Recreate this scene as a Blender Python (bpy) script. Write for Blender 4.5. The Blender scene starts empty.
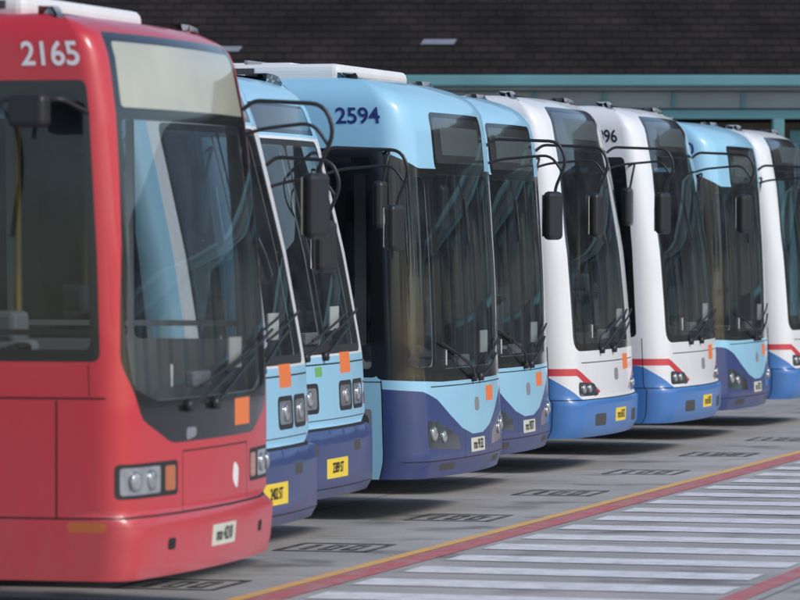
import bpy, bmesh, math, random
import numpy as np
from mathutils import Vector, Matrix
from mathutils.geometry import delaunay_2d_cdt
random.seed(7)
scene=bpy.context.scene
COL=scene.collection
R=math.radians

# ------------------------------------------------------------ materials
def newmat(name):
    m=bpy.data.materials.new(name); m.use_nodes=True
    nt=m.node_tree; nt.nodes.clear()
    out=nt.nodes.new('ShaderNodeOutputMaterial')
    return m,nt,out
def pbr(name,col,rough=.5,metal=0,coat=0,noise=0.0,nscale=8,spec=.5):
    m,nt,out=newmat(name)
    p=nt.nodes.new('ShaderNodeBsdfPrincipled')
    p.inputs['Base Color'].default_value=(*col,1); p.inputs['Roughness'].default_value=rough
    p.inputs['Metallic'].default_value=metal; p.inputs['Coat Weight'].default_value=coat
    p.inputs['Coat Roughness'].default_value=.05
    p.inputs['Specular IOR Level'].default_value=spec
    nt.links.new(p.outputs[0],out.inputs[0])
    if noise>0:
        tc=nt.nodes.new('ShaderNodeTexCoord')
        n=nt.nodes.new('ShaderNodeTexNoise'); n.inputs['Scale'].default_value=nscale; n.inputs['Detail'].default_value=3
        nt.links.new(tc.outputs['Object'],n.inputs['Vector'])
        mx=nt.nodes.new('ShaderNodeMix'); mx.data_type='RGBA'
        mx.inputs['A'].default_value=tuple(c*(1-noise) for c in col)+(1,)
        mx.inputs['B'].default_value=tuple(min(1,c*(1+noise)) for c in col)+(1,)
        nt.links.new(n.outputs['Fac'],mx.inputs['Factor']); nt.links.new(mx.outputs['Result'],p.inputs['Base Color'])
    return m
def paint(name,col,dirt=.5):
    """bus paint: clear coat, panel wobble, road dust rising from the skirt, streaks"""
    m,nt,out=newmat(name); N=nt.nodes.new; L=nt.links.new
    p=N('ShaderNodeBsdfPrincipled'); p.inputs['Roughness'].default_value=.42
    p.inputs['Coat Weight'].default_value=.5; p.inputs['Coat Roughness'].default_value=.07
    L(p.outputs[0],out.inputs[0])
    tc=N('ShaderNodeTexCoord')
    sep=N('ShaderNodeSeparateXYZ'); L(tc.outputs['Object'],sep.inputs[0])
    mr=N('ShaderNodeMapRange'); mr.inputs['From Min'].default_value=.25; mr.inputs['From Max'].default_value=1.1
    mr.inputs['To Min'].default_value=.85; mr.inputs['To Max'].default_value=.24; L(sep.outputs['Z'],mr.inputs['Value'])
    mp=N('ShaderNodeMapping'); mp.inputs['Scale'].default_value=(7,7,1.3); L(tc.outputs['Object'],mp.inputs[0])
    n=N('ShaderNodeTexNoise'); n.inputs['Scale'].default_value=2.2; n.inputs['Detail'].default_value=4; n.inputs['Roughness'].default_value=.7
    L(mp.outputs[0],n.inputs['Vector'])
    mu=N('ShaderNodeMath'); mu.operation='MULTIPLY'; L(mr.outputs[0],mu.inputs[0]); L(n.outputs['Fac'],mu.inputs[1])
    mu2=N('ShaderNodeMath'); mu2.operation='MULTIPLY'; L(mu.outputs[0],mu2.inputs[0]); mu2.inputs[1].default_value=dirt
    mx=N('ShaderNodeMix'); mx.data_type='RGBA'; mx.inputs['A'].default_value=(*col,1); mx.inputs['B'].default_value=(.17,.165,.16,1)
    L(mu2.outputs[0],mx.inputs['Factor']); L(mx.outputs['Result'],p.inputs['Base Color'])
    ra=N('ShaderNodeMath'); ra.operation='MULTIPLY_ADD'; L(mu.outputs[0],ra.inputs[0]); ra.inputs[1].default_value=.45; ra.inputs[2].default_value=.02
    L(ra.outputs[0],p.inputs['Coat Roughness'])
    n2=N('ShaderNodeTexNoise'); n2.inputs['Scale'].default_value=2.5; n2.inputs['Detail'].default_value=0; L(tc.outputs['Object'],n2.inputs['Vector'])
    b=N('ShaderNodeBump'); b.inputs['Strength'].default_value=.5; b.inputs['Distance'].default_value=.02
    L(n2.outputs['Fac'],b.inputs['Height']); L(b.outputs[0],p.inputs['Coat Normal'])
    return m
def glass(name,tint,rough=.02,dust=.05):
    m,nt,out=newmat(name); N=nt.nodes.new; L=nt.links.new
    t=N('ShaderNodeBsdfTransparent'); t.inputs[0].default_value=(*tint,1)
    g=N('ShaderNodeBsdfGlossy'); g.inputs['Roughness'].default_value=rough; g.inputs['Color'].default_value=(.94,.96,.98,1)
    f=N('ShaderNodeFresnel'); f.inputs['IOR'].default_value=1.52
    tc=N('ShaderNodeTexCoord')
    n2=N('ShaderNodeTexNoise'); n2.inputs['Scale'].default_value=1.7; n2.inputs['Detail'].default_value=0; L(tc.outputs['Object'],n2.inputs['Vector'])
    b=N('ShaderNodeBump'); b.inputs['Strength'].default_value=.15; b.inputs['Distance'].default_value=.02
    L(n2.outputs['Fac'],b.inputs['Height']); L(b.outputs[0],g.inputs['Normal']); 
    d=N('ShaderNodeBsdfDiffuse'); d.inputs[0].default_value=(.36,.44,.50,1)
    n3=N('ShaderNodeTexNoise'); n3.inputs['Scale'].default_value=4; n3.inputs['Detail'].default_value=3; L(tc.outputs['Object'],n3.inputs['Vector'])
    mr=N('ShaderNodeMapRange'); mr.inputs['From Min'].default_value=.35; mr.inputs['From Max'].default_value=.8; mr.inputs['To Min'].default_value=dust*.4; mr.inputs['To Max'].default_value=dust*1.8
    L(n3.outputs['Fac'],mr.inputs['Value'])
    m0=N('ShaderNodeMixShader'); L(mr.outputs[0],m0.inputs[0]); L(t.outputs[0],m0.inputs[1]); L(d.outputs[0],m0.inputs[2])
    mx=N('ShaderNodeMixShader'); L(f.outputs[0],mx.inputs[0]); L(m0.outputs[0],mx.inputs[1]); L(g.outputs[0],mx.inputs[2])
    L(mx.outputs[0],out.inputs[0])
    return m

M={}
M['red']=paint('red_paint',(.58,.020,.032))
M['lblue']=paint('light_blue_paint',(.32,.62,.81),.35)
M['dblue']=paint('dark_blue_paint',(.016,.040,.17),.32)
M['mblue']=paint('mid_blue_paint',(.030,.18,.52),.4)
M['white']=paint('white_paint',(.80,.81,.82),.4)
M['redstripe']=paint('red_stripe_paint',(.6,.03,.05),.3)
M['black']=pbr('black_gloss_frame',(.012,.012,.013),.18,coat=.4)
M['rubber']=pbr('black_rubber',(.02,.02,.02),.6)
M['plastic']=pbr('black_plastic',(.018,.018,.02),.42)
M['seam']=pbr('panel_gap',(.01,.01,.01),.8)
M['cream']=pbr('cream_blind',(.47,.46,.35),.3,coat=.9,noise=.35,nscale=1.6)
M['destdark']=pbr('dark_display',(.05,.055,.055),.15,coat=.8,noise=.5,nscale=3)
M['destlip']=pbr('display_backing',(.07,.085,.08),.4,coat=.5)
M['orange']=pbr('orange_sticker',(.80,.20,.05),.4)
M['orangelens']=pbr('orange_lens',(.50,.12,.02),.12,coat=1)
M['yellow']=pbr('yellow_plate',(.85,.62,.04),.4)
M['plate']=pbr('pale_plate',(.6,.6,.5),.4)
M['ink']=pbr('black_ink',(.01,.01,.01),.5)
M['navy']=pbr('navy_ink',(.015,.03,.16),.5)
M['wtext']=pbr('white_lettering',(.78,.74,.74),.5)
M['grey']=pbr('grey_plastic',(.22,.23,.25),.5)
M['dash']=pbr('dashboard_plastic',(.26,.27,.28),.6,noise=.15)
M['lens']=pbr('lamp_lens',(.38,.40,.42),.10,metal=.4,coat=1,noise=.4,nscale=14)
M['smoke']=pbr('smoked_lamp_cover',(.05,.055,.06),.08,coat=1)
M['chrome']=pbr('lamp_reflector',(.42,.43,.45),.2,metal=.9)
M['glass']=glass('windscreen_glass',(.92,.96,.97),dust=.04)
M['sglass']=glass('tinted_side_glass',(.46,.50,.52),dust=.02)
M['lining']=pbr('cabin_lining',(.46,.48,.50),.7)
M['floor']=pbr('cabin_floor',(.15,.16,.17),.7)
M['seat']=pbr('seat_fabric',(.07,.16,.36),.9,noise=.5,nscale=30)
M['rail']=pbr('yellow_handrail',(.60,.40,.06),.35)
M['pod']=pbr('roof_unit_white',(.76,.77,.77),.5,noise=.08,nscale=3)
M['vent']=pbr('vent_dark',(.06,.06,.06),.6)
M['tyre']=pbr('tyre_rubber',(.018,.018,.018),.75)
M['rim']=pbr('wheel_rim',(.45,.45,.46),.4,metal=.7)
M['paper']=pbr('paper',(.6,.6,.58),.8)
M['opal']=pbr('green_sticker',(.15,.4,.12),.5)
M['mirror']=pbr('mirror_glass',(.8,.8,.8),.03,metal=1)

# ------------------------------------------------------------ helpers
def mk(name,verts,faces,mats,parent=None,midx=None,smooth=False):
    me=bpy.data.meshes.new(name); me.from_pydata([tuple(map(float,v)) for v in verts],[],[tuple(map(int,f)) for f in faces])
    for m in mats: me.materials.append(m)
    if midx is not None: me.polygons.foreach_set('material_index',list(map(int,midx)))
    if smooth: me.polygons.foreach_set('use_smooth',[True]*len(me.polygons))
    me.update()
    o=bpy.data.objects.new(name,me); COL.objects.link(o)
    if parent: o.parent=parent
    return o
class Builder:
    def __init__(s): s.bm=bmesh.new(); s.mats=[]
    def mi(s,m):
        if m not in s.mats: s.mats.append(m)
        return s.mats.index(m)
    def box(s,c,d,mat,bev=0.0,rot=None,seg=2):
        b=bmesh.new(); bmesh.ops.create_cube(b,size=1)
        bmesh.ops.scale(b,vec=d,verts=b.verts)
        if bev>0: bmesh.ops.bevel(b,geom=b.edges[:],offset=bev,segments=seg,profile=.5,affect='EDGES')
        s._add(b,c,mat,rot,False)
    def cyl(s,c,r,h,mat,axis='Z',seg=24,r2=None,rot=None,bev=0):
        b=bmesh.new(); bmesh.ops.create_cone(b,cap_ends=True,segments=seg,radius1=r,radius2=r if r2 is None else r2,depth=h)
        if bev>0:
            ed=[e for e in b.edges if abs(e.verts[0].co.z-e.verts[1].co.z)<1e-6]
            bmesh.ops.bevel(b,geom=ed,offset=bev,segments=3,profile=.5,affect='EDGES')
        rm=Matrix.Identity(3)
        if axis=='X': rm=Matrix.Rotation(R(90),3,'Y')
        if axis=='Y': rm=Matrix.Rotation(R(90),3,'X')
        if rot is not None: rm=rot@rm
        s._add(b,c,mat,rm,True)
    def sph(s,c,sc,mat,rot=None,nu=20,nv=12):
        b=bmesh.new(); bmesh.ops.create_uvsphere(b,u_segments=nu,v_segments=nv,radius=1)
        bmesh.ops.scale(b,vec=sc,verts=b.verts); s._add(b,c,mat,rot,True)
    def _add(s,b,c,mat,rot,smooth):
        if rot is not None:
            for v in b.verts: v.co=rot@v.co
        i=s.mi(mat); mp={}
        for v in b.verts: mp[v]=s.bm.verts.new(v.co+Vector(c))
        for f in b.faces:
            nf=s.bm.faces.new([mp[v] for v in f.verts]); nf.material_index=i
            nf.smooth=smooth and len(f.verts)<=4
        b.free()
    def out(s,name,parent=None):
        me=bpy.data.meshes.new(name); s.bm.to_mesh(me); s.bm.free()
        for m in s.mats: me.materials.append(m)
        o=bpy.data.objects.new(name,me); COL.objects.link(o)
        if parent: o.parent=parent
        return o
def tube(name,pts,r,mat,parent=None,rad=.05):
    P=[Vector(p) for p in pts]; out=[P[0]]
    for i in range(1,len(P)-1):
        a,p,b=P[i-1],P[i],P[i+1]; la=(a-p).length; lb=(b-p).length; q=min(rad,la*.45,lb*.45)
        pa=p+(a-p)/la*q; pb=p+(b-p)/lb*q
        for j in range(5):
            t=j/4; out.append((1-t)**2*pa+2*t*(1-t)*p+t*t*pb)
    out.append(P[-1])
    cu=bpy.data.curves.new(name,'CURVE'); cu.dimensions='3D'; cu.bevel_depth=r; cu.bevel_resolution=2
    sp=cu.splines.new('POLY'); sp.points.add(len(out)-1)
    for b,p in zip(sp.points,out): b.co=(*p,1)
    cu.use_fill_caps=True
    cu.materials.append(mat)
    o=bpy.data.objects.new(name,cu); COL.objects.link(o)
    if parent: o.parent=parent
    return o
def roundpoly(pts,r,n=4):
    out=[]; k=len(pts)
    for i in range(k):
        p=np.array(pts[i],float); a=np.array(pts[i-1],float); b=np.array(pts[(i+1)%k],float)
        la=np.linalg.norm(a-p); lb=np.linalg.norm(b-p); rr_=min(r,la*.45,lb*.45)
        pa=p+(a-p)/la*rr_; pb=p+(b-p)/lb*rr_
        for j in range(n+1):
            t=j/n; out.append(tuple((1-t)**2*pa+2*t*(1-t)*p+t*t*pb))
    return out
def rr(s0,s1,z0,z1,r=.05): return roundpoly([(s0,z0),(s1,z0),(s1,z1),(s0,z1)],r)
def rect(s0,s1,z0,z1): return [(s0,z0),(s1,z0),(s1,z1),(s0,z1)]
def mir(poly): return [(-a,b) for a,b in poly]

# ------------------------------------------------------------ bus shape
class Shape:
    def __init__(s,fx,th=10,Rc=.34,hw=1.25,zr=2.88,Rr=.22,L=12.0,tum=.05,zb=.29):
        s.th=R(th); s.R=Rc; s.hw=hw; s.zr=zr; s.Rr=Rr; s.tum=tum; s.zb=zb
        s.s1=(hw-Rc*(1-math.sin(s.th)))*s.th/math.sin(s.th)
        s.s2=s.s1+Rc*(math.pi/2-s.th)
        s.x1=-(s.s1/s.th)*(1-math.cos(s.th)); s.y1=(s.s1/s.th)*math.sin(s.th)
        s.x2=s.x1-Rc*math.cos(s.th)
        s.smax=s.s2+L+s.x2
        s.vmax=zr+Rr*math.pi/2
        s.fv=np.array([a for a,b in fx]); s.ff=np.array([b for a,b in fx])
    def pos0(s,S,V):
        S=np.asarray(S,float); V=np.asarray(V,float)
        a=np.abs(S); sg=np.where(S<0,-1.,1.)
        th=np.where(a<=s.s1,s.th*a/s.s1,np.minimum(s.th+(a-s.s1)/s.R,math.pi/2))
        lat=np.where(a<=s.s1,(s.s1/s.th)*np.sin(th),s.y1+s.R*(np.sin(th)-math.sin(s.th)))
        x=np.where(a<=s.s1,-(s.s1/s.th)*(1-np.cos(th)),s.x1-s.R*(math.cos(s.th)-np.cos(th)))
        x=np.where(a>s.s2,s.x2-(a-s.s2),x)
        ang=np.clip((V-s.zr)/s.Rr,0,math.pi/2)
        z=np.where(V<=s.zr,V,s.zr+s.Rr*np.sin(ang))
        ins=s.tum*np.clip((V-1.2)/(s.zr-1.2),0,1)**1.5+s.Rr*(1-np.cos(ang))
        t=np.clip((a-s.s1)/(s.s2+.7-s.s1),0,1); W=1-t*t*(3-2*t)
        fx=np.interp(V,s.fv,s.ff)
        X=x-ins*np.cos(th)+fx*W
        Y=-sg*(lat-ins*np.sin(th))
        return np.stack([X,Y,z],-1)
    def nrm(s,S,V):
        S=np.asarray(S,float); V=np.asarray(V,float); e=.03
        ds=s.pos0(S+e,V)-s.pos0(S-e,V)
        dv=s.pos0(S,np.minimum(V+e,s.vmax))-s.pos0(S,np.maximum(V-e,s.zb))
        n=np.cross(dv,ds); n/=np.linalg.norm(n,axis=-1,keepdims=True)+1e-12
        return n
    def P(s,S,V,off=0):
        p=s.pos0(S,V)
        if np.any(np.asarray(off)!=0): p=p+s.nrm(S,V)*off
        return p
    def pt(s,S,V,off=0): return Vector(s.P(np.array([S]),np.array([V]),off)[0])
    def nv(s,S,V): return Vector(s.nrm(np.array([S]),np.array([V]))[0])

def pip(poly,P):
    x=P[:,0]; y=P[:,1]; ins=np.zeros(len(P),bool); n=len(poly)
    for i in range(n):
        x1,y1=poly[i]; x2,y2=poly[(i+1)%n]
        if y1==y2: continue
        c=((y1>y)!=(y2>y))&(x<(x2-x1)*(y-y1)/(y2-y1)+x1)
        ins^=c
    return ins
def skin(shape,regions,base,parent):
    sm,vm,zb=shape.smax,shape.vmax,shape.zb
    ss=set()
    x=0
    while x<sm-.2:
        ss.add(round(x,3)); ss.add(round(-x,3))
        x+= .065 if x<.9 else (.045 if x<1.5 else (.12 if x<2.4 else (.3 if x<3.5 else .6)))
    ss.add(sm); ss.add(-sm)
    vs=list(np.arange(zb+.08,shape.zr-.02,.09))+[shape.zr]+[shape.zr+(vm-shape.zr)*k/7 for k in range(1,8)]
    vs=[zb]+vs
    verts=[];edges=[]
    def dens(a,b):
        L=math.hypot(a[0]-b[0],a[1]-b[1]); m=min(abs(a[0]),abs(b[0]))
        st=.06 if m<1.8 else .35
        return max(1,int(math.ceil(L/st)))
    def addpoly(poly):
        pts=[]
        for i in range(len(poly)):
            a=poly[i]; b=poly[(i+1)%len(poly)]
            if a==b: continue
            n=dens(a,b)
            for k in range(n): pts.append((a[0]+(b[0]-a[0])*k/n,a[1]+(b[1]-a[1])*k/n))
        o=len(verts); verts.extend(pts); n=len(pts)
        edges.extend([(o+i,o+(i+1)%n) for i in range(n)])
    clean=[]
    for poly,mt in regions:
        pl=[(float(np.clip(a,-sm+.01,sm-.01)),float(np.clip(b,zb,vm))) for a,b in poly]
        q=[pl[0]]
        for p in pl[1:]:
            if abs(p[0]-q[-1][0])+abs(p[1]-q[-1][1])>1e-4: q.append(p)
        if abs(q[0][0]-q[-1][0])+abs(q[0][1]-q[-1][1])<1e-4: q.pop()
        clean.append((q,mt)); addpoly(q)
    B=np.array(verts)
    addpoly(rect(-sm,sm,zb,vm))
    G=np.array([(a,b) for a in ss for b in vs])
    keep=np.ones(len(G),bool)
    for k in range(0,len(G),500):
        d=np.abs(G[k:k+500,None,:]-B[None]).max(-1).min(-1)
        keep[k:k+500]=d>.018
    verts.extend([tuple(g) for g in G[keep]])
    r=delaunay_2d_cdt([Vector(v) for v in verts],edges,[],0,1e-5)
    V2=np.array([tuple(v) for v in r[0]]); F=np.array([tuple(f) for f in r[2]])
    C=V2[F].mean(1)
    mats=[base]; idx=np.zeros(len(F),int)
    for q,mt in clean:
        if mt not in mats: mats.append(mt)
        idx[pip(q,C)]=mats.index(mt)
    S_,V_=V2[:,0],V2[:,1]
    P3=shape.P(S_,V_); N3=shape.nrm(S_,V_)
    fn=np.cross(P3[F[:,1]]-P3[F[:,0]],P3[F[:,2]]-P3[F[:,0]])
    area=np.linalg.norm(fn,axis=1)
    flip=(fn*N3[F[:,0]]).sum(1)<0
    F[flip]=F[flip][:,::-1]
    ok=area>1e-9
    gl=[i for i,m in enumerate(mats) if m in('glass','sglass')]
    hol=[i for i,m in enumerate(mats) if m=='hole']
    isg=np.isin(idx,gl); ish=np.isin(idx,hol)
    def emit(name,sel,pos,nor,flipn=False,matover=None):
        f=F[sel]; u,inv=np.unique(f.ravel(),return_inverse=True)
        f2=inv.reshape(-1,3)
        if flipn: f2=f2[:,::-1]
        used=sorted(set(idx[sel])); mp={a:i for i,a in enumerate(used)}
        ml=[M[mats[a]] for a in used] if matover is None else [matover]
        mi=[mp[a] for a in idx[sel]] if matover is None else None
        o=mk(name,pos[u],f2,ml,parent,mi,True)
        nn=nor[u]*(-1 if flipn else 1)
        o.data.normals_split_custom_set_from_vertices([tuple(map(float,n)) for n in nn])
        return o
    emit('body_shell',ok&~isg&~ish,P3,N3)
    emit('glazing',ok&isg,P3,N3)
    emit('interior_lining',ok&~isg&~ish,P3-N3*.035,N3,True,M['lining'])
    sS=np.array(sorted(ss)); cap=shape.P(sS,np.full(len(sS),vm))
    mk('roof_panel',cap,[list(range(len(sS)))],[M['white'] if base!='red' else M['red']],parent)
    c2=cap.copy(); c2[:,2]-=.05
    mk('ceiling',c2,[list(range(len(sS)))[::-1]],[M['lining']],parent)
    vv=np.array(vs); a=shape.P(np.full(len(vv),sm),vv); b=shape.P(np.full(len(vv),-sm),vv)
    V=list(a)+list(b); n=len(vv)
    mk('rear_panel',V,[(i,i+1,n+i+1,n+i) for i in range(n-1)],[M[base],M['black']],parent,
       [1 if 1.5<vv[i]<2.6 else 0 for i in range(n-1)])

def text_on(shape,txt,size,s0,v0,mat,parent,off=.004,name='lettering',sx=1.0):
    cu=bpy.data.curves.new('t','FONT'); cu.body=txt; cu.size=size; cu.align_x='CENTER'; cu.align_y='CENTER'; cu.offset=size*.018
    o=bpy.data.objects.new('t',cu); COL.objects.link(o)
    dg=bpy.context.evaluated_depsgraph_get(); me=bpy.data.meshes.new_from_object(o.evaluated_get(dg))
    bpy.data.objects.remove(o)
    co=np.array([tuple(v.co) for v in me.vertices])
    Pn=shape.P(s0-co[:,0]*sx,v0+co[:,1],off)
    for v,p in zip(me.vertices,Pn): v.co=p
    me.materials.clear(); me.materials.append(mat)
    ob=bpy.data.objects.new(name,me); COL.objects.link(ob); ob.parent=parent
    return ob
def basis(n):
    z=n.normalized(); up=Vector((0,0,1)); x=up.cross(z).normalized(); y=z.cross(x)
    return Matrix((x,y,z)).transposed()

# shared interior ------------------------------------------------------
def interior_mesh():
    b=Builder()
    b.box((-6.1,0,.80),(11.2,2.36,.06),M['floor'])
    b.box((-.58,0,.90),(.46,2.1,.18),M['dash'],.05)
    b.box((-.78,-.65,1.02),(.42,.80,.24),M['dash'],.07)
    b.box((-.62,-.65,1.16),(.16,.46,.10),M['plastic'],.03)
    rot=Matrix.Rotation(R(-28),3,'Y')
    for k in range(28):
        a=2*math.pi*k/28
        p=rot@Vector((.24*math.cos(a),.24*math.sin(a),0))
        b.sph(Vector((-1.05,-.65,1.32))+p,(.032,.032,.018),M['rubber'],nu=8,nv=6)
    b.cyl((-1.0,-.65,1.20),.04,.26,M['rubber'],rot=rot)
    b.box((-1.05,-.65,1.31),(.42,.05,.03),M['rubber'],.008,rot=rot)
    b.box((-1.65,-.65,1.12),(.5,.5,.14),M['seat'],.05)
    b.box((-1.92,-.65,1.55),(.13,.48,.80),M['seat'],.05,rot=Matrix.Rotation(R(-8),3,'Y'))
    b.box((-1.98,-.65,2.02),(.10,.26,.2),M['seat'],.04)
    b.box((-2.25,-.65,1.45),(.04,1.0,1.2),M['lining'],.01)
    b.box((-1.1,-.12,1.2),(.25,.25,.5),M['dash'],.03)
    b.box((-1.12,-.12,1.52),(.18,.24,.16),M['grey'],.03)
    b.box((-.62,-.6,2.55),(.03,.9,.26),M['plastic'],.01)
    b.box((-.70,.1,2.62),(.08,.34,.12),M['plastic'],.03)
    for i in range(9):
        x=-3.4-i*.86
        for y in(-.8,.8):
            for dy in(-.22,.22):
                b.box((x,y+dy,1.22),(.42,.41,.09),M['seat'],.03)
                b.box((x-.2,y+dy,1.58),(.08,.41,.66),M['seat'],.03,rot=Matrix.Rotation(R(-7),3,'Y'))
            b.box((x,y,1.0),(.3,.6,.34),M['grey'])
    for x,y in((-1.3,.55),(-2.6,.42),(-2.3,-.12),(-4.5,.42),(-4.5,-.42),(-6.5,.42),(-6.5,-.42)):
        b.cyl((x,y,1.95),.018,2.2,M['rail'],seg=10)
    for y in(-.42,.42): b.cyl((-6,y,2.75),.017,7,M['rail'],axis='X',seg=10)
    b.box((-6,0,.60),(11,1.4,.3),M['vent'])
    return b
INT=interior_mesh().out('interior_master'); INTM=INT.data; bpy.data.objects.remove(INT)
def wheel_mesh():
    b=Builder()
    b.cyl((0,0,0),.48,.29,M['tyre'],axis='Y',seg=48,bev=.05)
    b.cyl((0,-.14,0),.30,.03,M['rim'],axis='Y',seg=40,bev=.01)
    b.cyl((0,-.158,0),.22,.03,M['vent'],axis='Y',seg=32)
    b.cyl((0,-.18,0),.10,.09,M['rim'],axis='Y',seg=24,bev=.01)
    for k in range(10):
        a=2*math.pi*k/10; b.cyl((.17*math.cos(a),-.178,.17*math.sin(a)),.014,.03,M['rim'],axis='Y',seg=8)
    return b
_w=wheel_mesh().out('w'); WM=_w.data; bpy.data.objects.remove(_w)

# ------------------------------------------------------------ kinds
FX={
 'A':[(.29,.0),(.34,.02),(.57,.04),(.60,.0),(1.15,0),(1.9,-.03),(2.6,-.08),(2.88,-.12),(3.0,-.16),(3.1,-.24),(3.3,-.40)],
 'B':[(.29,.03),(.36,.07),(.72,.07),(.76,.02),(1.2,0),(1.9,-.11),(2.68,-.27),(2.88,-.34),(3.0,-.40),(3.1,-.47),(3.3,-.6)],
 'C':[(.29,-.01),(.42,.03),(.9,.01),(1.0,0),(1.8,-.015),(2.5,-.04),(2.75,-.055),(2.88,-.08),(3.0,-.15),(3.1,-.25),(3.3,-.5)],
 'D':[(.29,.0),(.36,.05),(.58,.06),(.62,.02),(1.0,0),(1.8,-.06),(2.5,-.15),(2.88,-.23),(3.0,-.28),(3.1,-.36),(3.3,-.5)],
}
def side_common(reg,z0d,z1d,z0,z1,sd0,sd1,smx,sh):
    """driver cab window, passenger windows, wheel arches on both flanks"""
    for f in(lambda p:p,mir):
        reg.append((f(roundpoly([(sd0,z0d),(sd1,z0d),(sd1,z0),(smx-.6,z0),(smx-.6,z1),(sd0,z1d)],.05)),'black'))
        mid=(sd0+sd1)/2
        reg.append((f(rr(sd0+.05,mid-.02,z0d+.06,z1d-.06,.04)),'sglass'))
        reg.append((f(rr(mid+.02,sd1-.04,z0d+.06,z1d-.06,.04)),'sglass'))
        x=sd1+.05
        while x+1.3<smx-.7:
            reg.append((f(rr(x,x+1.3,z0+.05,z1-.06,.05)),'sglass')); x+=1.36
        for c in(sh.s2+2.30,sh.s2+8.3):
            reg.append((f([(c+.58*math.cos(a),.48+.58*math.sin(a)) for a in np.linspace(-.34,math.pi+.34,18)]),'hole'))
            
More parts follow.
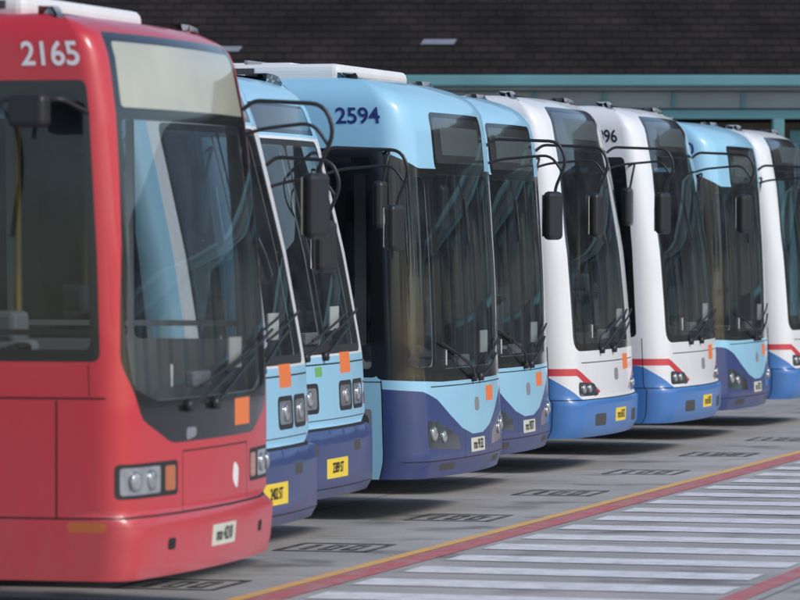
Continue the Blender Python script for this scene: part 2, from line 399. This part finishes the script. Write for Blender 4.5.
def make_bus(F,kind,base,number=None,ncol='navy',skirt=None,pod=None,plate='yellow',ptxt='',zscale=1.0,mz=2.66,reach=.60,yaw=0.0,seed=0):
    rnd=random.Random(seed)
    e=bpy.data.objects.new('city_bus',None); COL.objects.link(e); e.empty_display_size=.5
    e.location=(F[0],F[1],0); e.rotation_euler=(0,0,R(-15+yaw)); e.scale=(1,1,zscale)
    sh=Shape(FX[kind],th={'A':8,'B':7,'C':9,'D':9}[kind],Rc={'A':.17,'B':.20,'C':.26,'D':.24}[kind],zr=2.93 if kind=='A' else 2.88,Rr=.17 if kind=='A' else .22)
    sm=sh.smax; reg=[]; s2=sh.s2
    def both(p,m): reg.append((p,m)); reg.append((mir(p),m))
    if kind=='A':
        side_common(reg,1.37,2.76,1.37,2.76,s2-.03,2.65,sm,sh)
        both(rect(s2-.03,2.6,1.50,1.53),'black')
        reg.append((roundpoly([(-1.16,1.36),(-1.06,1.08),(-.7,.95),(.7,.95),(1.06,1.08),(1.22,1.36),(1.20,1.7),(1.06,3.01),(-1.06,3.01),(-1.18,1.6)],.06),'black'))
        reg.append((roundpoly([(-1.03,2.63),(1.03,2.63),(.99,2.96),(-.99,2.96)],.035),'cream'))
        reg.append((roundpoly([(-1.12,1.24),(-.9,1.17),(.9,1.17),(1.14,1.24),(1.18,1.5),(1.05,2.575),(-1.05,2.575),(-1.14,1.5)],.05),'glass'))
        both(rr(.62,1.26,.69,.865,.03),'rubber'); both(rr(.84,1.23,.71,.845,.02),'lens'); both(rr(.65,.78,.715,.84,.02),'orangelens')
        both(rect(s2+.20,s2+.21,.60,1.18),'seam'); both(rect(s2-.05,sm-.2,1.185,1.195),'seam')
        reg.append((rect(-sm+.1,sm-.1,.592,.602),'seam'))
        reg.append((rect(-.55,.55,.90,.908),'seam')); reg.append((rect(.55,.558,.60,.908),'seam')); reg.append((rect(-.558,-.55,.60,.908),'seam'))
        both(rr(s2-.02,s2+.17,.53,.58,.02),'orangelens')
        reg.append((rr(-.62,-.30,1.0,1.14,.01),'orange')); reg.append((roundpoly([(.36,.975),(.50,.955),(.50,1.02),(.36,1.02)],.03),'grey'))
        reg.append((rr(-.2,.2,.40,.51,.01),'plate'))
        reg.append((roundpoly([(-.35,.66),(-.25,.72),(-.28,.82),(-.38,.78)],.04),'wtext'))
        both(rr(s2+.03,s2+.035,1.2,1.36,.002),'seam')
        for s0 in(-.8,.72): reg.append((rr(s0,s0+.1,.42,.48,.02),'seam'))
    if kind=='B':
        reg.append((rect(-sm,sm,.29,.74),skirt)); reg.append((rect(-sm+.1,sm-.1,.738,.755),'seam'))
        side_common(reg,1.25,2.68,1.4,2.68,s2+.02,2.5,sm,sh)
        reg.append((rr(-.95,.95,2.70,2.90,.04),'black')); reg.append((rr(-.88,.88,2.73,2.88,.03),'destdark'))
        reg.append((roundpoly([(-1.16,1.22),(1.16,1.22),(1.10,2.68),(-1.10,2.68)],.05),'white'))
        reg.append((roundpoly([(-1.0,1.235),(1.0,1.235),(.95,2.66),(-.95,2.66)],.08),'rubber'))
        reg.append((roundpoly([(-.95,1.29),(-.02,1.29),(-.02,2.62),(-.90,2.62)],.06),'glass'))
        reg.append((roundpoly([(.02,1.29),(.95,1.29),(.90,2.62),(.02,2.62)],.06),'glass'))
        reg.append((rect(-1.25,1.25,1.165,1.175),'seam'))
        both(rr(.24,.62,.85,1.05,.05),'plastic'); both(rr(.64,1.0,.85,1.05,.05),'plastic')
        both(rr(.28,.58,.88,1.02,.04),'lens'); both(rr(.68,.96,.88,1.02,.04),'lens'); both(rr(1.02,1.12,.87,1.03,.02),'orangelens')
        reg.append((rect(-1.0,1.0,.80,.806),'seam'))
        reg.append((rr(-.60,-.30,1.10,1.24,.01),'orange')); reg.append((rr(.15,.3,1.09,1.155,.01),'opal'))
        reg.append((rr(-.25,.25,.42,.55,.01),plate))
        reg.append((rect(-1.35,1.35,.352,.36),'seam'))
        for s0 in(-.62,.42): reg.append((rr(s0,s0+.2,.58,.65,.02),'vent'))
    if kind=='C':
        cv=[(s2+.02,.92),(1.12,.90),(.9,.84),(.65,.72),(.4,.62),(.15,.57)]
        reg.append(([(s2+.02,.29)]+cv+[(-a,b) for a,b in cv[::-1]]+[(-s2-.02,.29)],skirt))
        side_common(reg,1.0,2.60,1.45,2.60,s2+.04,2.25,sm,sh)
        reg.append((roundpoly([(-s2-.06,.985),(-.8,.96),(.8,.96),(s2+.06,.985),(s2+.06,2.60),(1.05,2.46),(-1.05,2.46),(-s2-.06,2.60)],.05),'black'))
        reg.append((rr(-.74,.74,2.45,2.86,.07),'black')); reg.append((rr(-.69,.69,2.50,2.825,.05),'destdark')); reg.append((rr(-.55,.55,2.56,2.76,.02),'destlip'))
        reg.append((roundpoly([(-.79,1.05),(.79,1.05),(.79,2.42),(-.79,2.42)],.10),'glass'))
        both(rr(.87,1.23,1.07,2.40,.07),'glass')
        both(roundpoly([(.45,.47),(1.08,.50),(1.08,.70),(.9,.68),(.5,.57)],.04),'smoke')
        reg.append((rect(-1.0,1.0,.925,.933),'seam')); both(rect(s2+.02,s2+.03,.29,.98),'seam'); both(rect(2.0,2.008,.3,1.0),'seam')
        both(rect(s2+.03,sm-.2,.965,.973),'seam')
        both(rr(s2+.10,s2+.26,.60,.78,.02),'grey'); both(roundpoly([(s2+.12,.63),(s2+.24,.63),(s2+.24,.75),(s2+.12,.75)],.06),'vent')
        reg.append((rr(-.58,-.30,.79,.90,.01),'orange'))
        reg.append((rect(-1.3,1.3,.405,.412),'seam'))
        reg.append((rr(-.2,.2,.44,.54,.01),plate))
        reg.append((rr(-.07,.07,.73,.83,.05),'grey'))
        both(rect(.34,.346,.41,.60),'seam')
        both(rr(.55,.85,.335,.385,.02),'vent')
    if kind=='D':
        reg.append((rect(-sm,sm,.29,.60),skirt))
        both(roundpoly([(1.0,.58),(s2,.8),(sm-.02,.8),(sm-.02,.58)],.05),skirt)
        both([(.70,.62),(1.1,.80),(sm-.1,.84),(sm-.1,.90),(1.1,.86),(.55,.66)],'redstripe')
        reg.append((rect(-1.5,1.5,.598,.606),'seam'))
        side_common(reg,1.05,2.64,1.45,2.64,s2+.03,2.25,sm,sh)
        reg.append((roundpoly([(-1.13,1.0),(1.13,1.0),(1.11,2.0),(.90,3.02),(-.90,3.02),(-1.11,2.0)],.12),'black'))
        reg.append((roundpoly([(-.90,2.70),(.90,2.70),(.84,2.97),(-.84,2.97)],.07),'destdark')); reg.append((rr(-.6,.6,2.75,2.92,.02),'destlip'))
        reg.append((roundpoly([(-1.08,1.06),(1.08,1.06),(1.07,2.0),(.92,2.66),(-.92,2.66),(-1.07,2.0)],.10),'glass'))
        both(roundpoly([(.60,.63),(1.08,.63),(1.08,.75),(.70,.73)],.04),'smoke')
        reg.append((rect(-1.0,1.0,.90,.908),'seam'))
        reg.append((rr(-.58,-.30,.82,.95,.01),'orange'))
        both(rect(s2-.02,s2-.012,.29,1.04),'seam')
        reg.append((rr(-.2,.2,.40,.51,.01),plate)); both(rr(.5,.8,.38,.48,.03),'vent')
        reg.append((rr(-.08,.08,.74,.84,.04),'grey'))
    skin(sh,reg,base,e)
    b=Builder()
    lamps={'A':[(1.13,.778,.050),(.95,.778,.050)],'B':[(.43,.95,.055),(.82,.95,.055)],'C':[(.98,.60,.055),(.80,.575,.045)],'D':[(.97,.69,.040),(.83,.69,.036)]}[kind]
    for s0,v0,r in lamps:
        for sg in(1,-1):
            p=sh.pt(s0*sg,v0,.0); n=sh.nv(s0*sg,v0); rm=basis(n)
            b.cyl(p+n*.002,r,.012,M['chrome'],rot=rm,seg=28); b.sph(p+n*.006,(r*.88,r*.88,.012),M['lens'],rot=rm)
    b.out('headlamps',e)
    if number: text_on(sh,number,.165 if kind=='A' else .155,s2+{'A':.18,'C':.17,'D':.26}[kind],2.885 if kind=='A' else 2.82,M[ncol],e,name='fleet_number',sx=1.15)
    if ptxt:
        pz={'A':.455,'B':.485,'C':.49,'D':.455}[kind]
        text_on(sh,ptxt,.095,0,pz,M['ink'],e,off=.004,name='plate_lettering',sx=.8)
    wz={'A':1.16,'B':1.25,'C':1.0,'D':1.03}[kind]
    for (a,c) in(((.50,-.3),(.1,-.75)) if kind!='C' else ((.1,.65),(-.1,-.65))):
        k=rnd.uniform(-.03,.05)
        pts=[sh.pt(a,wz-.03,.02),sh.pt(a+(c-a)*.3,wz+.06+k,.06),sh.pt(a+(c-a)*.8,wz+.15+k,.045)]
        tube('wiper_arm',pts,.009,M['plastic'],e)
        q=[sh.pt(a+(c-a)*t,wz+.06+k+.14*t,.022) for t in np.linspace(.2,1.35,7)]
        tube('wiper_blade',q,.008,M['rubber'],e)
        bb=Builder(); bb.cyl(sh.pt(a,wz-.03,.01),.03,.05,M['plastic'],rot=basis(sh.nv(a,wz-.03)),seg=14); bb.out('wiper_pivot',e)
    # kerb-side mirror on a forward reaching hoop
    z0=mz+rnd.uniform(-.02,.02); s0=-1.10
    A=sh.pt(s0,z0,.0); A2=sh.pt(s0,z0-.13,.0)
    C=Vector((A.x+reach,A.y+.06,z0))
    tube('mirror_arm',[A,A+Vector((.06,.02,.05)),Vector((C.x-.06,C.y,z0+.03)),C+Vector((0,0,-.12)),Vector((C.x-.08,C.y,z0-.30)),Vector((C.x-.09,C.y,z0-.36))],.012,M['plastic'],e,.09)
    tube('mirror_arm',[A2,A2+Vector((.10,.02,.03)),Vector((C.x-.12,C.y,z0-.07)),Vector((C.x-.03,C.y,z0-.20))],.010,M['plastic'],e,.07)
    b=Builder(); mrot=Matrix.Rotation(R(-12+rnd.uniform(-8,8)),3,'Z')
    hh=.36 if mz>2.6 else .32
    b.box((C.x-.10,C.y-.01,z0-.34-hh/2),(.08,.19,hh),M['plastic'],.035,rot=mrot,seg=3)
    b.box((C.x-.145,C.y,z0-.34-hh/2),(.012,.15,hh-.05),M['mirror'],.004,rot=mrot)
    b.out('kerb_side_mirror',e)
    if kind=='A':
        A=Vector((-.30,-1.22,2.60)); b=Builder()
        tube('mirror_arm',[A,Vector((-.36,-1.42,2.66)),Vector((-.66,-1.50,2.66)),Vector((-.68,-1.5,2.5))],.012,M['plastic'],e)
        b.box((-.50,-1.50,2.60),(.19,.13,.16),M['plastic'],.03,seg=3)
        b.box((-.93,-1.5,2.2),(.10,.22,.42),M['plastic'],.04,seg=3)
        tube('mirror_arm',[Vector((-1.12,-1.22,2.62)),Vector((-.95,-1.45,2.70)),Vector((-.78,-1.52,2.6)),Vector((-.74,-1.52,2.35)),Vector((-.78,-1.50,2.0))],.014,M['plastic'],e,.16)
        b.out('driver_side_mirror',e)
    else:
        A=sh.pt(s2-.02,2.56)
        tube('mirror_arm',[A,A+Vector((.08,-.12,.03)),A+Vector((.08,-.20,-.05)),A+Vector((.05,-.20,-.2))],.010,M['plastic'],e)
        b=Builder(); b.box((A.x+.03,A.y-.20,A.z-.36),(.08,.17,.34),M['plastic'],.035,seg=3); b.out('driver_side_mirror',e)
    b=Builder()
    for sg in(1,-1):
        p=sh.pt(sg*2.0,1.1 if kind in'AB' else .88); b.box(p,(.10,.03,.05),M['orangelens'],.01)
    b.out('side_repeaters',e)
    b=Builder()
    b.box(sh.pt(-.45,wz+.22,-.03),(.01,.22,.16),M['paper']); b.box(sh.pt(.62,wz+.13,-.03),(.01,.15,.11),M['paper'],rot=Matrix.Rotation(R(20),3,'Z'))
    b.box(sh.pt(.15,wz+.10,-.06),(.05,.30,.08),M['grey'],.01)
    b.out('windscreen_notices',e)
    o=bpy.data.objects.new('interior',INTM); COL.objects.link(o); o.parent=e; o.location=(0,0,0 if kind!='B' else .12)
    for wx in(sh.x2-2.30,sh.x2-8.3):
        for sg in(1,-1):
            o=bpy.data.objects.new('wheel',WM); COL.objects.link(o); o.parent=e
            o.location=(wx,-1.07*sg,.48/zscale); 
            if sg<0: o.rotation_euler=(0,0,math.pi)
    if pod:
        x0,x1,h,w=pod
        b=Builder(); c=(x0+x1)/2
        b.box((c,0,3.08+h/2),(abs(x1-x0),w,h),M['pod'],min(.05,h*.4),seg=3)
        n=int(abs(x1-x0)/.55)
        for k in range(n):
            xx=x1+.3+k*.55
            b.box((xx,-w/2-.002,3.09+h*.5),(.36,.02,h*.35),M['vent'],.005)
        b.box((c-.1,0,3.08+h+.008),(abs(x1-x0)*.8,w*.5,.04),M['pod'],.015)
        for k in range(5): b.box((c-1.2+k*.6,0,3.08+h+.02),(.03,w*.85,.03),M['grey'],.005)
        b.out('roof_air_conditioner',e)
    return e

make_bus((-.935,23.75),'A','red','2165','wtext',pod=(-.72,-4.6,.12,1.9),ptxt='mo 4210',seed=1,reach=.5)
make_bus((-.788,26.87),'B','lblue',None,skirt='dblue',pod=(-.9,-4.5,.10,1.8),ptxt='2402 ST',zscale=.99,mz=2.46,reach=.46,seed=2)
make_bus((-.47,29.99),'B','lblue',None,skirt='dblue',pod=(-.9,-4.5,.15,1.8),ptxt='2389 ST',zscale=.985,mz=2.58,seed=3)
make_bus((.54,33.11),'C','lblue','2594','navy',skirt='dblue',pod=(-.75,-4.6,.12,1.9),plate='plate',ptxt='mo 9132',seed=4)
make_bus((.997,36.23),'C','lblue','2581','navy',skirt='dblue',pod=(-1.8,-4.6,.08,1.9),plate='plate',ptxt='mo 9077',seed=5)
make_bus((1.84,39.35),'D','white','1874','ink',skirt='mblue',ptxt='mo 6102',zscale=1.02,seed=6)
make_bus((2.79,42.47),'D','white','1896','ink',skirt='mblue',ptxt='mo 6188',zscale=1.02,seed=7)
make_bus((3.525,45.59),'C','lblue','2610','navy',skirt='dblue',plate='plate',ptxt='mo 9310',seed=8)
make_bus((4.42,48.71),'D','white','1902','ink',skirt='mblue',ptxt='mo 6201',seed=9)

# ------------------------------------------------------------ ground
def ground_mat():
    m,nt,out=newmat('worn_concrete'); N=nt.nodes.new; L=nt.links.new
    p=N('ShaderNodeBsdfPrincipled'); p.inputs['Roughness'].default_value=.75; L(p.outputs[0],out.inputs[0])
    tc=N('ShaderNodeTexCoord')
    mp=N('ShaderNodeMapping'); mp.inputs['Rotation'].default_value=(0,0,R(15)); L(tc.outputs['Object'],mp.inputs[0])
    n1=N('ShaderNodeTexNoise'); n1.inputs['Scale'].default_value=.6; n1.inputs['Detail'].default_value=6; n1.inputs['Roughness'].default_value=.6; L(mp.outputs[0],n1.inputs['Vector'])
    r1=N('ShaderNodeValToRGB'); r1.color_ramp.elements[0].position=.32; r1.color_ramp.elements[0].color=(.33,.318,.31,1)
    r1.color_ramp.elements[1].position=.68; r1.color_ramp.elements[1].color=(.48,.465,.455,1); L(n1.outputs['Fac'],r1.inputs[0])
    n2=N('ShaderNodeTexNoise'); n2.inputs['Scale'].default_value=45; n2.inputs['Detail'].default_value=4; L(mp.outputs[0],n2.inputs['Vector'])
    mr=N('ShaderNodeMapRange'); mr.inputs['To Min'].default_value=.70; mr.inputs['To Max'].default_value=1.30; L(n2.outputs['Fac'],mr.inputs['Value'])
    n3=N('ShaderNodeTexNoise'); n3.inputs['Scale'].default_value=1.6; n3.inputs['Detail'].default_value=4; L(mp.outputs[0],n3.inputs['Vector'])
    r3=N('ShaderNodeMapRange'); r3.inputs['From Min'].default_value=.55; r3.inputs['From Max'].default_value=.70; r3.inputs['To Min'].default_value=1; r3.inputs['To Max'].default_value=.5; L(n3.outputs['Fac'],r3.inputs['Value'])
    br=N('ShaderNodeTexBrick'); br.offset=0; br.inputs['Scale'].default_value=1; br.inputs['Brick Width'].default_value=4.6; br.inputs['Row Height'].default_value=3.23
    br.inputs['Mortar Size'].default_value=.012; br.inputs['Color1'].default_value=(1,1,1,1); br.inputs['Color2'].default_value=(.93,.93,.93,1); br.inputs['Mortar'].default_value=(.45,.45,.45,1)
    L(mp.outputs[0],br.inputs['Vector'])
    def mul(a,b_):
        x=N('ShaderNodeMix'); x.data_type='RGBA'; x.blend_type='MULTIPLY'; x.inputs['Factor'].default_value=1
        L(a,x.inputs['A']); L(b_,x.inputs['B']); return x.outputs['Result']
    c=mul(mul(mul(r1.outputs[0],mr.outputs[0]),r3.outputs[0]),br.outputs['Color'])
    L(c,p.inputs['Base Color'])
    return m
g=mk('ground',[(-1500,-1500,0),(1500,-1500,0),(1500,1500,0),(-1500,1500,0)],[(0,1,2,3)],[ground_mat()])
def linepaint(name,col,wear=.5):
    m,nt,out=newmat(name); N=nt.nodes.new; L=nt.links.new
    p=N('ShaderNodeBsdfPrincipled'); p.inputs['Roughness'].default_value=.6; L(p.outputs[0],out.inputs[0])
    tc=N('ShaderNodeTexCoord')
    n=N('ShaderNodeTexNoise'); n.inputs['Scale'].default_value=5; n.inputs['Detail'].default_value=7; n.inputs['Roughness'].default_value=.75; L(tc.outputs['Object'],n.inputs['Vector'])
    r=N('ShaderNodeMapRange'); r.inputs['From Min'].default_value=.44; r.inputs['From Max'].default_value=.62; r.inputs['To Max'].default_value=wear; L(n.outputs['Fac'],r.inputs['Value'])
    mx=N('ShaderNodeMix'); mx.data_type='RGBA'; mx.inputs['A'].default_value=(*col,1); mx.inputs['B'].default_value=(.38,.37,.365,1)
    L(r.outputs[0],mx.inputs['Factor']); L(mx.outputs['Result'],p.inputs['Base Color'])
    return m
d=Vector((math.sin(R(15)),math.cos(R(15)),0)); u=Vector((math.cos(R(15)),-math.sin(R(15)),0))
O=Vector((-.93,25.1,0))
def strip(a0,a1,b0,b1,z,skew=0):
    return [tuple(O+u*a+d*(b+skew*a)+Vector((0,0,z))) for a,b in((a0,b0),(a1,b0),(a1,b1),(a0,b1))]
mk('yellow_line',strip(-.02,.07,-12,45,.004),[(0,1,2,3)],[linepaint('yellow_line_paint',(.85,.45,.10),.5)])
mred=linepaint('red_line_paint',(.55,.12,.13),.55)
mk('red_line',strip(.09,.27,-12,45,.004),[(0,1,2,3)],[mred])
mk('red_line',strip(2.58,2.72,-12,45,.004),[(0,1,2,3)],[mred])
V=[];Fc=[]
k=0; b=-11.0
while b<44:
    w=.5+random.uniform(-.03,.03)
    V+=strip(.36+random.uniform(-.03,.03),2.50+random.uniform(-.03,.03),b,b+w,.004,-.06+random.uniform(-.006,.006)); Fc.append((k,k+1,k+2,k+3)); k+=4; b+=1.02
mk('crossing_stripes',V,Fc,[linepaint('white_line_paint',(.80,.80,.83),.55)])
mb=linepaint('black_stencil_paint',(.06,.06,.06),.5)
for i in range(-2,8):
    c=Vector((-.414,29.3,0))+d*(3.2*i)
    bm=bmesh.new()
    def q(a0,a1,b0,b1):
        bm.faces.new([bm.verts.new(c+u*a+d*bb+Vector((0,0,.004))) for a,bb in((a0,b0),(a1,b0),(a1,b1),(a0,b1))])
    q(-.31,.31,-.38,-.33); q(-.31,.31,.33,.38); q(-.31,-.27,-.33,.33); q(.27,.31,-.33,.33)
    q(-.18,-.13,-.22,.22)
    for x0 in(-.06,.09):
        q(x0,x0+.10,-.22,-.16); q(x0,x0+.10,.16,.22); q(x0,x0+.03,-.16,.16) ; q(x0+.07,x0+.10,-.16,.16)
    me=bpy.data.meshes.new('bay_number'); bm.to_mesh(me); bm.free(); me.materials.append(mb)
    o=bpy.data.objects.new('bay_number',me); COL.objects.link(o)

# ------------------------------------------------------------ depot building
def roof_mat():
    m,nt,out=newmat('dark_roof_tiles'); N=nt.nodes.new; L=nt.links.new
    p=N('ShaderNodeBsdfPrincipled'); p.inputs['Roughness'].default_value=.9; p.inputs['Specular IOR Level'].default_value=.15; L(p.outputs[0],out.inputs[0])
    uv=N('ShaderNodeUVMap')
    br=N('ShaderNodeTexBrick'); br.inputs['Scale'].default_value=1; br.inputs['Brick Width'].default_value=.24; br.inputs['Row Height'].default_value=.25
    br.inputs['Mortar Size'].default_value=.012; br.inputs['Color1'].default_value=(.026,.021,.019,1); br.inputs['Color2'].default_value=(.017,.014,.014,1); br.inputs['Mortar'].default_value=(.011,.009,.009,1)
    L(uv.outputs[0],br.inputs['Vector'])
    n=N('ShaderNodeTexNoise'); n.inputs['Scale'].default_value=.8; n.inputs['Detail'].default_value=6; L(uv.outputs[0],n.inputs['Vector'])
    mr=N('ShaderNodeMapRange'); mr.inputs['From Min'].default_value=.3; mr.inputs['From Max'].default_value=.7; mr.inputs['To Min'].default_value=.55; mr.inputs['To Max'].default_value=1.5; L(n.outputs['Fac'],mr.inputs['Value'])
    mx=N('ShaderNodeMix'); mx.data_type='RGBA'; mx.blend_type='MULTIPLY'; mx.inputs['Factor'].default_value=1; L(br.outputs['Color'],mx.inputs['A']); L(mr.outputs[0],mx.inputs['B'])
    L(mx.outputs['Result'],p.inputs['Base Color'])
    return m
bld=bpy.data.objects.new('depot_building',None); COL.objects.link(bld)
YF=62.0; X0,X1=-45,75
V=[];Fc=[];UV=[]
run=.25; slope=R(25); n=46
def crs(k): return YF-.7+k*run*math.cos(slope), 4.12+k*run*math.sin(slope)
for k in range(n):
    y0,z0=crs(k); y1,z1=crs(k+1)
    i=len(V); V+=[(X0,y0,z0+.012),(X1,y0,z0+.012),(X1,y1,z1),(X0,y1,z1),(X1,y1,z1+.012),(X0,y1,z1+.012)]
    Fc.append((i,i+1,i+2,i+3)); UV+=[(X0,k*run),(X1,k*run),(X1,(k+1)*run),(X0,(k+1)*run)]
    Fc.append((i+3,i+2,i+4,i+5)); UV+=[(X0,k*run),(X1,k*run),(X1,k*run+.01),(X0,k*run+.01)]
rf=mk('roof',V,Fc,[roof_mat()],bld)
uvl=rf.data.uv_layers.new(name='UVMap')
for l,c in zip(uvl.data,UV): l.uv=c
yr,zr_=crs(n)
mk('roof_back',[(X0,yr,zr_),(X1,yr,zr_),(X1,yr+11,3.9),(X0,yr+11,3.9)],[(0,1,2,3)],[rf.data.materials[0]],bld)
teal=pbr('teal_trim',(.12,.29,.32),.5,noise=.25,nscale=1.5)
gpan=pbr('pale_wall_panel',(.30,.34,.34),.6,noise=.25,nscale=1.5)
dark=pbr('dark_opening',(.02,.022,.025),.5)
brick=pbr('brown_wall',(.12,.09,.075),.8,noise=.3,nscale=4)
wglass=pbr('window_pane',(.05,.07,.08),.08,coat=1)
b=Builder()
b.box(((X0+X1)/2,YF-.78,4.04),(X1-X0,.14,.15),teal,.02)
b.box(((X0+X1)/2,YF-.35,3.94),(X1-X0,.7,.04),gpan)
b.out('gutter',bld)
b=Builder()
b.box(((X0+X1)/2,YF+.15,1.75),(X1-X0,.2,3.5),brick)
b.box(((X0+X1)/2,YF-.45,3.79),(X1-X0,.08,.22),gpan)
b.box(((X0+X1)/2,YF-.47,3.60),(X1-X0,.12,.12),teal)
x=X0+2; i=0
while x<X1-2:
    b.box((x+1.6,YF+.03,1.75),(2.9,.06,3.3),teal if i%3 else dark,.01)
    b.box((x+1.6,YF-.01,2.35),(2.6,.05,1.7),wglass,.01)
    b.box((x+1.6,YF-.04,2.35),(.06,.04,1.7),teal)
    b.box((x+1.6,YF-.01,.9),(2.6,.05,.9),dark,.01)
    b.box((x-.05,YF-.5,1.77),(.16,.16,3.54),teal,.02)
    for q_ in range(4): b.box((x+.4+q_*.93,YF-.50,3.79),(.05,.03,.22),teal)
    x+=3.7; i+=1
b.out('walls',bld)
pale=pbr('pale_roof_tile',(.24,.25,.29),.5,noise=.3,nscale=4)
V=[];Fc=[]
for (xc,k,w) in((.50,4,.45),(2.62,12,.28),(2.66,11,.3),(3.12,15,.28),(-2.4,3,.45),(-9,6,.4),(12,5,.5),(18,9,.6),(25,4,.5)):
    y0,z0=crs(k); y1,z1=crs(k+.8)
    i=len(V); V+=[(xc-w/2,y0,z0+.022),(xc+w/2,y0,z0+.022),(xc+w/2+.05,y1,z1+.014),(xc-w/2+.05,y1,z1+.014)]; Fc.append((i,i+1,i+2,i+3))
mk('replacement_tiles',V,Fc,[pale],bld)

# ------------------------------------------------------------ trees added out of view, to give the bus glass something to reflect
leafm=pbr('foliage',(.055,.085,.035),.7,noise=.6,nscale=.8)
barkm=pbr('bark',(.09,.07,.055),.9,noise=.4,nscale=6)
def tree_mesh(seed):
    rd=random.Random(seed); V=[];Fc=[];MI=[]
    def limb(p0,p1,r0,r1,n=8):
        z=(p1-p0).normalized(); x=z.orthogonal().normalized(); y=z.cross(x); o=len(V)
        for p,r in((p0,r0),(p1,r1)):
            for k in range(n): V.append(p+(x*math.cos(2*math.pi*k/n)+y*math.sin(2*math.pi*k/n))*r)
        for k in range(n): Fc.append((o+k,o+(k+1)%n,o+n+(k+1)%n,o+n+k)); MI.append(1)
    top=Vector((rd.uniform(-.3,.3),rd.uniform(-.3,.3),3.2)); limb(Vector((0,0,0)),top,.28,.19)
    cl=[]
    for k in range(8):
        a=rd.uniform(0,6.28); e=top+Vector((math.cos(a)*rd.uniform(1.2,2.8),math.sin(a)*rd.uniform(1.2,2.8),rd.uniform(1,4.2)))
        limb(top,e,.12,.03,6); cl.append((e,rd.uniform(1.0,1.7)))
    for c,r in cl:
        for _ in range(170):
            v=Vector((rd.gauss(0,1),rd.gauss(0,1),rd.gauss(0,.8))).normalized()*r*rd.uniform(.45,1.05)
            q=c+v; a=Vector((rd.gauss(0,1),rd.gauss(0,1),rd.gauss(0,1))).normalized(); b_=a.orthogonal().normalized()*rd.uniform(.10,.22); a=a*rd.uniform(.14,.28)
            o=len(V); V.extend([q-a,q+b_,q+a,q-b_]); Fc.append((o,o+1,o+2,o+3)); MI.append(0)
    me=bpy.data.meshes.new('tree'); me.from_pydata([tuple(v) for v in V],[],Fc); me.materials.append(leafm); me.materials.append(barkm)
    me.polygons.foreach_set('material_index',MI); me.update(); return me
tms=[tree_mesh(s) for s in(1,2,3)]
for i in range(13):
    o=bpy.data.objects.new('reflection_tree',tms[i%3]); COL.objects.link(o)
    o.location=(34+random.uniform(-2,2)+i*.8,-34+i*6.2+random.uniform(-1.2,1.2),0); s=random.uniform(.95,1.3); o.scale=(s,s,s); o.rotation_euler=(0,0,random.uniform(0,6.28))

# ------------------------------------------------------------ light
ts=Vector((.70,-.45,.62)).normalized()
el=math.asin(ts.z); az=math.atan2(ts.x,ts.y)
w=bpy.data.worlds.new('World'); scene.world=w; w.use_nodes=True
nt=w.node_tree; bg=nt.nodes['Background']; sky=nt.nodes.new('ShaderNodeTexSky'); sky.sky_type='NISHITA'; sky.sun_disc=False
sky.sun_elevation=el; sky.sun_rotation=az; sky.dust_density=1.0; sky.air_density=1.0
nt.links.new(sky.outputs[0],bg.inputs[0]); bg.inputs[1].default_value=.15
sl=bpy.data.lights.new('sun','SUN'); sl.energy=2.1; sl.angle=R(14); sl.color=(1,.95,.89)
so=bpy.data.objects.new('sun',sl); COL.objects.link(so); so.rotation_euler=(-ts).to_track_quat('-Z','Y').to_euler()
# ------------------------------------------------------------ camera
cam=bpy.data.cameras.new('camera'); co=bpy.data.objects.new('camera',cam); COL.objects.link(co)
co.location=(0,0,2.0); co.rotation_euler=(R(90)-math.atan(66/4600),0,0)
cam.sensor_width=36; cam.lens=36*4600/800; cam.clip_end=4000; cam.clip_start=.5
cam.dof.use_dof=True; cam.dof.focus_distance=34; cam.dof.aperture_fstop=4.2
scene.camera=co
scene.view_settings.view_transform='Standard'; scene.view_settings.look='None'; scene.view_settings.exposure=0
